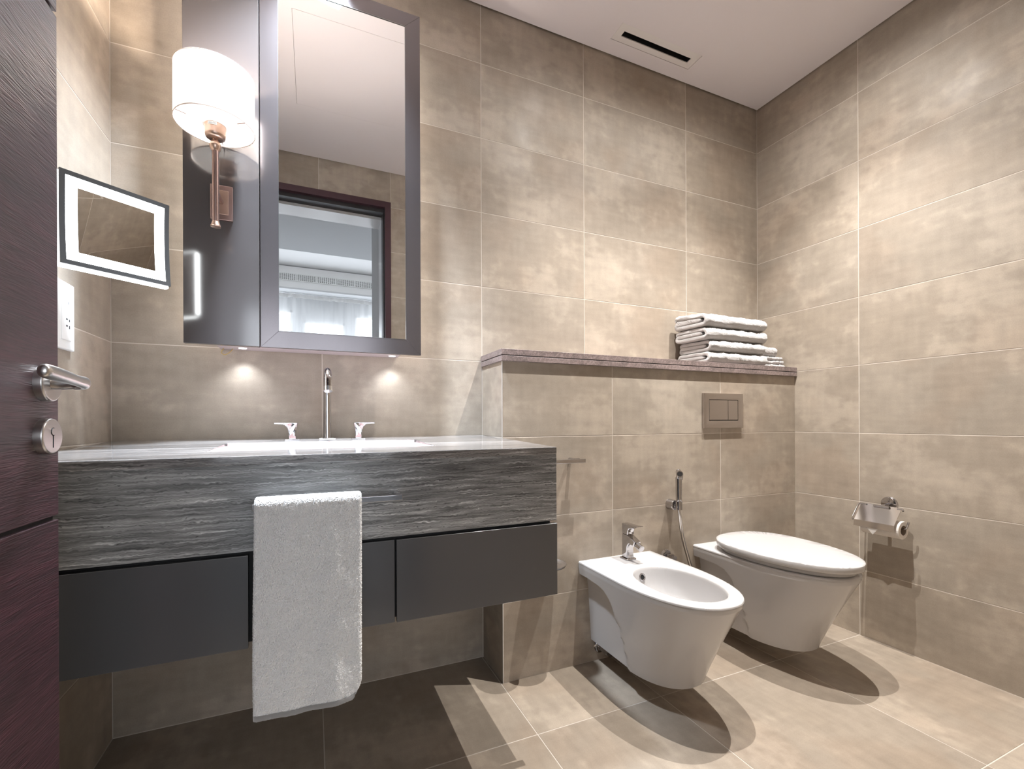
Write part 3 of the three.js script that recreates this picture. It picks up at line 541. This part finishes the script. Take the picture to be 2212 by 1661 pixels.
{
  const bx = 1.711, t = thing('toilet', 'white wall-hung ceramic toilet with closed slim lid', 'toilet', [bx, .09, ZS]);
  part('bowl', crease(ceramicBody(.4015, false).translate(bx, 0, ZS), .75), PORCELAIN, t);
  const egg = (w, f, b, d = 0) => { const n = 180, r = []; for (let i = 0; i < n; i++) { const t = i / n * Math.PI * 2, a = t + .12 * Math.sin(2 * t), ca = Math.cos(a), sa = Math.sin(a), e = sa > 0 ? 2.12 : 2.4; r.push([(w - d) * Math.sign(ca) * Math.pow(Math.abs(ca), 2 / e), .245 + Math.sign(sa) * Math.pow(Math.abs(sa), 2 / e) * (sa > 0 ? f - .245 - d : .245 - b - d)]); } return r; };
  const slab = (w, f, b, y0, y1, r, dome = 0) => { const rows = [[.9, y0], [r, y0], [r * .3, y0 + r * .3], [0, y0 + r], [0, y1 - r], [r * .3, y1 - r * .3], [r, y1], [r * 2.2, y1 + dome * .25]]; const rg = rows.map(([d, y]) => egg(w, f, b, d > .5 ? w * .98 : d).map(([x, z]) => [x, y, z])); for (const k of [.7, .4, .15, .0001]) rg.push(egg(w * k, .245 + (f - .245) * k, .245 - (.245 - b) * k).map(([x, z]) => [x, y1 + dome * (1 - k * .7), z])); return crease(grid(180, rg.length, (i, j) => [bx - rg[j][i][0], rg[j][i][1], ZS + rg[j][i][2]], true), 1.1); };
  part('seat', slab(.166, .548, .060, .4025, .4195, .004), PORCELAIN, t);
  part('lid', slab(.1845, .5715, .040, .4215, .4470, .0035, .0012), PORCELAIN, t);
}
{ // bidet mixer
  const x = 1.142, z = ZS + .052, y = .402, t = thing('bidet_faucet', 'small chrome bidet mixer with lever and swivel nozzle', 'faucet', [x, y, z]);
  part('base_plate', rbox(x - .023, x + .023, y - .0005, y + .006, z - .024, z + .024, .004, 3), CHROME, t);
  const sh = new THREE.Shape(); sh.moveTo(-.018, 0); sh.lineTo(.016, 0); sh.bezierCurveTo(.011, .03, .012, .052, .030, .060); sh.lineTo(.052, .055); sh.lineTo(.058, .073); sh.lineTo(.018, .091); sh.lineTo(-.018, .091); sh.closePath();
  part('body', crease(extrude(sh, .034, .004, 3, 16).translate(0, 0, -.017).rotateY(-Math.PI / 2).translate(x, y + .006, z), .6), CHROME, t);
  const d = V3(0, -.36, .93).normalize(), a = V3(x, y + .071, z + .048);
  part('nozzle', [cyl(a, a.clone().addScaledVector(d, .012), .0105), cyl(a.clone().addScaledVector(d, .012), a.clone().addScaledVector(d, .036), .0125), cyl(a.clone().addScaledVector(d, .036), a.clone().addScaledVector(d, .0365), .0095)], CHROME, t);
  const lv = new THREE.Shape(); lv.moveTo(-.018, 0); lv.lineTo(.016, 0); lv.bezierCurveTo(.018, .018, .022, .027, .050, .034); lv.lineTo(.072, .041); lv.lineTo(.071, .044); lv.lineTo(.045, .041); lv.lineTo(-.018, .041); lv.closePath();
  part('lever', crease(extrude(lv, .034, .003, 3, 16).translate(0, 0, -.017).rotateY(-Math.PI / 2).translate(x, y + .0985, z), .6), CHROME, t);
}
{ // hand spray with hose
  const hx = 1.4050, hy = .590, t = thing('hand_spray', 'chrome hand spray in its wall holder between bidet and toilet', 'hand shower', [hx, hy, ZS]);
  part('wall_holder', [lathe([[0, .034], [.019, .034], [.0215, .031], [.0225, .004], [.0235, 0]], 40).rotateX(Math.PI / 2).translate(hx - .003, hy, ZS - .0002)], CHROME, t);
  part('cradle', [cyl(V3(hx + .004, hy - .016, ZS + .046), V3(hx + .004, hy + .018, ZS + .046), .0145), cyl(V3(hx, hy, ZS + .03), V3(hx + .004, hy, ZS + .046), .010)], CHROME, t);
  const bx = hx + .004, bz = ZS + .046;
  part('spray_body', lathe([[.008, .0], [.011, .004], [.0122, .012], [.0128, .075], [.0132, .098], [.0125, .100], [.0125, .104], [.0105, .105], [.010, .112]], 32).translate(bx, hy + .016, bz), CHROME, t);
  part('collar', [new THREE.TorusGeometry(.0128, .0016, 10, 32).rotateX(Math.PI / 2).translate(bx, hy + .020, bz), new THREE.TorusGeometry(.0130, .0014, 10, 32).rotateX(Math.PI / 2).translate(bx, hy + .116, bz)], CHROME, t);
  const hc = V3(bx - .001, hy + .139, bz + .002), d = V3(-.55, -.12, .82).normalize();
  part('spray_head', [sweep([[V3(bx, hy + .122, bz), .0095, .0095, V3(0, 0, 1)], [V3(bx, hy + .130, bz), .0105, .0105, V3(0, 0, 1)], [V3(bx, hy + .141, bz), .0125, .0125, V3(0, 0, 1)], [V3(bx, hy + .149, bz), .0105, .0105, V3(0, 0, 1)], [V3(bx, hy + .1535, bz), .005, .005, V3(0, 0, 1)]]), cyl(hc, hc.clone().addScaledVector(d, .024), .0125, .0135)], CHROME, t);
  part('spray_plate', [cyl(hc.clone().addScaledVector(d, .0235), hc.clone().addScaledVector(d, .0246), .0105)], std({ color: C(.06, .06, .065), roughness: .25 }), t);
  part('trigger', rbox(-.0022, .0022, -.014, .014, -.005, .005, .0015).rotateZ(-.18).translate(bx + .0175, hy + .120, bz), CHROME, t);
  const cv = new THREE.CatmullRomCurve3([V3(bx, hy - .015, bz), V3(bx + .004, hy - .045, bz + .001), V3(bx + .022, hy - .13, bz - .003), V3(bx + .062, hy - .23, bz - .012), V3(bx + .098, hy - .33, bz - .016), V3(bx + .085, hy - .41, bz - .016), V3(bx + .03, hy - .40, bz - .014), V3(bx - .012, hy - .33, bz - .012), V3(bx - .022, hy - .235, bz - .012)]);
  const n = 460, fr = cv.computeFrenetFrames(n, false); const pts = cv.getSpacedPoints(n);
  part('hose', grid(12, n + 1, (i, j) => { const a = i / 12 * Math.PI * 2, r = .0062 + (j % 2 ? .0009 : -.0006); return pts[j].clone().addScaledVector(fr.normals[j], r * Math.cos(a)).addScaledVector(fr.binormals[j], r * Math.sin(a)).toArray(); }, true), std({ color: C(.66, .64, .63), metalness: 1, roughness: .2 }), t);
}
{
  const t = thing('angle_valve', 'small chrome stop valve on the ledge wall behind the bidet rim', 'valve', [1.381, .368, ZS]);
  part('escutcheon', lathe([[0, .006], [.018, .006], [.0265, .002], [.027, 0]], 40).rotateX(Math.PI / 2).translate(1.381, .372, ZS - .0002), CHROME, t);
  part('valve_body', [cyl(V3(1.381, .372, ZS + .005), V3(1.381, .372, ZS + .038), .010), cyl(V3(1.381, .352, ZS + .034), V3(1.381, .385, ZS + .034), .009)], CHROME, t);
  part('knob', cyl(V3(1.381, .372, ZS + .038), V3(1.381, .372, ZS + .052), .012), CHROME, t);
}
{
  const t = thing('drain_trap', 'chrome waste pipe on the wall under the bidet', 'pipe', [1.05, .07, ZS]);
  part('escutcheon', lathe([[0, .008], [.023, .008], [.028, .002], [.029, 0]], 40).rotateX(Math.PI / 2).translate(1.045, .0555, ZS - .0002), CHROME, t);
  part('waste_pipe', cyl(V3(1.045, .0555, ZS + .006), V3(1.045, .0555, ZS + .07), .016), CHROME, t);
}
{
  const y0 = .9136, y1 = 1.0705, x0 = 1.5885, x1 = 1.8305, z = ZS + .0125, t = thing('flush_plate', 'square metal flush plate with two buttons on the ledge wall above the toilet', 'flush plate', [1.71, .992, ZS]);
  part('plate', crease(extrude(rectShape(x0, y0, x1, y1, [[1.6195, .9475, 1.7985, 1.0415]]), .0125, .0015, 2).translate(0, 0, ZS), .5), FLUSHMETAL, t);
  part('recess', box(1.619, 1.799, .947, 1.042, ZS + .001, ZS + .006), BLACK, t);
  part('button', rbox(1.6212, 1.7352, .9502, 1.0398, ZS + .004, z - .0006, .001), FLUSHMETAL, t);
  part('button', rbox(1.7372, 1.7968, .9502, 1.0398, ZS + .004, z - .0006, .001), FLUSHMETAL, t);
}
{
  const t = thing('wall_rail', 'short flat chrome rail on the ledge wall beside the vanity', 'towel rail', [.82, .797, ZS]);
  part('bar', rbox(.70, .9455, .790, .8045, ZS + .046, ZS + .056, .0015), CHROME, t);
  for (const x of [.737, .9075]) part('post', [cyl(V3(x, .800, ZS - .0002), V3(x, .800, ZS + .048), .0072), rbox(x - .018, x + .018, .7985, .8065, ZS + .034, ZS + .045, .001)], CHROME, t);
}
{
  const cx = .787, cz = ZS + .047, t = thing('soap_tray', 'round shallow chrome tray on the ledge wall beyond the vanity end', 'soap dish', [cx, .42, cz]);
  part('dish', lathe([[0, .0], [.050, .0], [.062, .0035], [.0665, .0095], [.0675, .0095], [.0645, .002], [.052, -.003], [0, -.003]], 64).translate(cx, .4175, cz), std({ color: C(.72, .70, .70), metalness: 1, roughness: .16 }), t);
  part('bracket', [rbox(cx - .02, cx + .02, .395, .425, ZS - .0003, ZS + .008, .002)], CHROME, t);
}
// ---------------------------------------------------------------- paper holder on the right wall
{
  const t = thing('paper_holder', 'chrome toilet paper holder with hinged cover on the right wall', 'paper holder', [XR, .59, .61]);
  part('wall_plate', lathe([[0, .010], [.026, .010], [.0305, .006], [.0312, 0]], 44).rotateZ(Math.PI / 2).translate(XR + .0002, .5955, .6155), CHROME, t);
  const A = V3(XR - .058, .590, .6155);
  part('arm', [cyl(V3(XR - .008, .5955, .6155), A, .0065), cyl(A.clone().add(V3(0, 0, -.028)), A.clone().add(V3(0, 0, .028)), .0052)], CHROME, t);
  const z0 = .538, z1 = .684; // folded sheet cover
  const sh = new THREE.Shape([[-.050, .591], [-.052, .5935], [-.106, .5285], [-.111, .503], [-.1095, .5027], [-.1045, .5278]].map((p) => new THREE.Vector2(p[0], p[1])));
  part('cover', crease(extrude(sh, z1 - z0, .0005, 1).translate(XR, 0, z0), .3), std({ color: C(.70, .67, .65), metalness: 1, roughness: .1 }), t, 'polished folded cover');
  const rod = (pts, r) => new THREE.TubeGeometry(new THREE.CatmullRomCurve3(pts.map((p) => V3(...p)), false, 'catmullrom', .1), 60, r, 10);
  part('wire_frame', [rod([[XR - .056, .590, .560], [XR - .056, .590, .532], [XR - .066, .580, .5295], [XR - .103, .535, .5295], [XR - .106, .527, .534]], .0032), rod([[XR - .056, .590, .67], [XR - .056, .590, .688], [XR - .060, .584, .692]], .0032)], CHROME, t);
  part('spindle', rod([[XR - .058, .514, .55], [XR - .058, .514, .690], [XR - .057, .518, .702], [XR - .056, .535, .7065], [XR - .052, .542, .7065]], .0042), CHROME, t);
}
{
  const cx = XR - .058, cy = .507, z0 = .553, z1 = .692, t = thing('paper_roll', 'white toilet paper roll with folded tip under the chrome cover', 'toilet paper', [cx, cy, .62]);
  const PAPER = std({ color: C(.80, .76, .72), roughness: .95 });
  const r0 = .0195, r1 = .036;
  part('roll', crease(lathe([[r0, z0], [r1 - .002, z0], [r1, z0 + .002], [r1, z1 - .002], [r1 - .002, z1], [r0, z1]], 72).rotateX(Math.PI / 2).translate(cx, cy, 0), .5), PAPER, t);
  part('core', lathe([[r0 - .001, z0 + .001], [r0, z0 + .001], [r0, z1 - .001], [r0 - .001, z1 - .001], [r0 - .001, z0 + .001]], 40).rotateX(Math.PI / 2).translate(cx, cy, 0), std({ color: C(.36, .28, .22), roughness: .95 }), t, 'brown cardboard core');
  const a = grid(9, 6, (i, j) => { const k = j / 5, w = .021 * (1 - k); const y = .5035 - k * .026; return [XR - .1092 + .004 * k, y, .608 + (i / 8 - .5) * 2 * w]; });
  part('folded_tip', a, std({ color: C(.88, .86, .83), roughness: .95, side: THREE.DoubleSide }), t);
}

// ---------------------------------------------------------------- towels on the ledge
function foldedTowel(len, depth, h, seed, opt = {}) {   // spiral-folded towel; z from 0 (back) to depth (front), y from 0
  const t = h / 3, R = rng(seed), path = []; const P = (z, y) => path.push([z, y]);
  const arc = (cz, cy, r, a0, a1, n) => { for (let i = 0; i <= n; i++) { const a = lerp(a0, a1, i / n); P(cz + r * Math.cos(a), cy + r * Math.sin(a)); } };
  const yb = t / 2, ym = h / 2, yt = h - t / 2, rs = (ym - yb) / 2, rb = (yt - yb) / 2;
  P(depth - rb - t * .95, ym); P(depth * .6, ym); P(depth * .3, ym); arc(rs + t / 2, (ym + yb) / 2, rs, Math.PI / 2, Math.PI * 1.5, 10); P(depth * .35, yb); P(depth * .6, yb);
  arc(depth - rb - t / 2, ym, rb, -Math.PI / 2, Math.PI / 2, 16); P(depth * .6, yt); P(depth * .35, yt); arc(rb + t * .2, ym + .25 * rb, rb * .75, Math.PI / 2, Math.PI * .98, 6);
  const cv = new THREE.CatmullRomCurve3(path.map(([z, y]) => V3(0, y, z)), false, 'centripetal'), n = 150, pts = cv.getSpacedPoints(n);
  const ht = t * .492, left = [], right = [];
  for (let i = 0; i <= n; i++) { const a = pts[Math.max(0, i - 1)], b = pts[Math.min(n, i + 1)], dz = b.z - a.z, dy = b.y - a.y, l = Math.hypot(dz, dy), e = Math.sqrt(Math.min(1, Math.min(i, n - i) / 4 + .1)); left.push([pts[i].z - dy / l * ht * e, pts[i].y + dz / l * ht * e]); right.push([pts[i].z + dy / l * ht * e, pts[i].y - dz / l * ht * e]); }
  const loop = [...left, ...right.reverse()], m = loop.length, mid = [...pts, ...[...pts].reverse()];
  const nx = 60, stations = []; const edge = .007; for (let i = 0; i < 7; i++) stations.push([edge * (1 - Math.cos(i / 6 * Math.PI / 2)), Math.sin(i / 6 * Math.PI / 2)]); for (let i = 1; i < nx; i++) stations.push([lerp(edge, len - edge, i / nx), 1]); for (let i = 6; i >= 0; i--) stations.push([len - edge * (1 - Math.cos(i / 6 * Math.PI / 2)), Math.sin(i / 6 * Math.PI / 2)]);
  const s1 = R() * 50, lift = opt.lift || 0;
  const f = (i, j) => { const [x, k] = stations[j], q = loop[i], c = mid[i]; let z = lerp(c.z, q[0], .25 + .75 * k), y = lerp(c.y, q[1], .25 + .75 * k);
    const u = x / len; const wob = .0035 * fbm(u * 3 + s1, y * 60 + s1, 3, 256, 256, 3), puff = .0030 * fbm(x * 22 + s1, z * 22, 3, 256, 256, 5) + .0012 * noise2(x * 160 + s1, z * 160 + y * 90, 256, 256, 8);
    const top = sstep(.15 * h, h, y); y += top * (puff * 1.5 + lift * (1 - z / depth) * (1 - u * .85)) + .0006 * noise2(x * 420, z * 420 + y * 300, 1024, 1024, 2); z += wob + (z > depth * .7 ? puff * 1.2 : 0) + .0006 * noise2(x * 400 + 9, y * 500 + z * 200, 1024, 1024, 4);
    const xx = x + .0045 * fbm(z * 16 + s1, y * 30, 2, 256, 256, 7) * (1 - k * .2) + (opt.skew || 0) * (1 - z / depth); return [xx, y, z]; };
  const g = grid(m, stations.length, f, true);
  const cap = (j, flip) => { const pos = [], idx = []; const half = left.length; for (let i = 0; i < half; i++) { pos.push(...f(i, j), ...f(m - 1 - i, j)); } for (let i = 0; i < half - 1; i++) { const a = 2 * i, b = a + 1, c = a + 2, d = a + 3; idx.push(...(flip ? [a, c, d, a, d, b] : [a, d, c, a, b, d])); } const q = new THREE.BufferGeometry(); q.setAttribute('position', new THREE.Float32BufferAttribute(pos, 3)); q.setIndex(idx); q.computeVertexNormals(); q.setAttribute('uv', new THREE.Float32BufferAttribute(new Float32Array(pos.length / 3 * 2), 2)); return q; };
  const all = merge([g, cap(0, false), cap(stations.length - 1, true)]); all.deleteAttribute('uv'); all.deleteAttribute('normal');
  const w = mergeVertices(all, 1e-5); w.computeVertexNormals(); const p = w.attributes.position, uv = new Float32Array(p.count * 2); for (let i = 0; i < p.count; i++) { uv[2 * i] = p.getX(i) * 4; uv[2 * i + 1] = (p.getZ(i) + p.getY(i)) * 4; } w.setAttribute('uv', new THREE.BufferAttribute(uv, 2)); return w;
}
{
  const TOWELTERRY = TERRY.clone(); TOWELTERRY.color = C(.60, .585, .58);
  const add = (len, d, h, seed, pos, label, opt, group = 'folded bath towels in the tall stack on the ledge') => { const t = thing('folded_towel', label, 'towel', pos, group); const m = new THREE.Mesh(foldedTowel(len, d, h, seed, opt), TOWELTERRY); m.name = 'cloth'; m.castShadow = m.receiveShadow = true; t.add(m); return t; };
  const y0 = 1.2095; const hs = [.051, .050, .053, .055]; let y = y0;
  const L = ['folded white bath towel at the bottom of the stack of four on the ledge', 'folded white bath towel second from the bottom of the stack on the ledge', 'folded white bath towel second from the top of the stack on the ledge', 'folded white bath towel on top of the stack of four on the ledge'];
  const X = [1.632, 1.640, 1.618, 1.612], N = [.375, .355, .388, .395];
  for (let k = 0; k < 4; k++) { add(N[k], .188, hs[k], 11 + k, [X[k], y, .026], L[k], { lift: k === 3 ? .018 : k === 2 ? .003 : 0, skew: -.012 }); y += hs[k] + (k === 2 ? .0055 : .003); }
  const G2 = 'small towels in the low pile beside the tall stack';
  add(.180, .150, .017, 31, [2.014, y0, .018], 'thin white face towel at the bottom of the low pile beside the stack', {}, G2);
  add(.176, .148, .017, 32, [2.012, y0 + .0195, .018], 'white face towel in the middle of the low pile beside the stack', {}, G2);
  add(.172, .146, .017, 34, [2.012, y0 + .0390, .018], 'thin white face towel under the thick one in the low pile beside the stack', {}, G2);
  add(.140, .142, .048, 33, [2.012, y0 + .0590, .016], 'thick folded white towel on top of the low pile beside the stack', {}, G2);
}

shade(scene);
renderer.render(scene, camera);
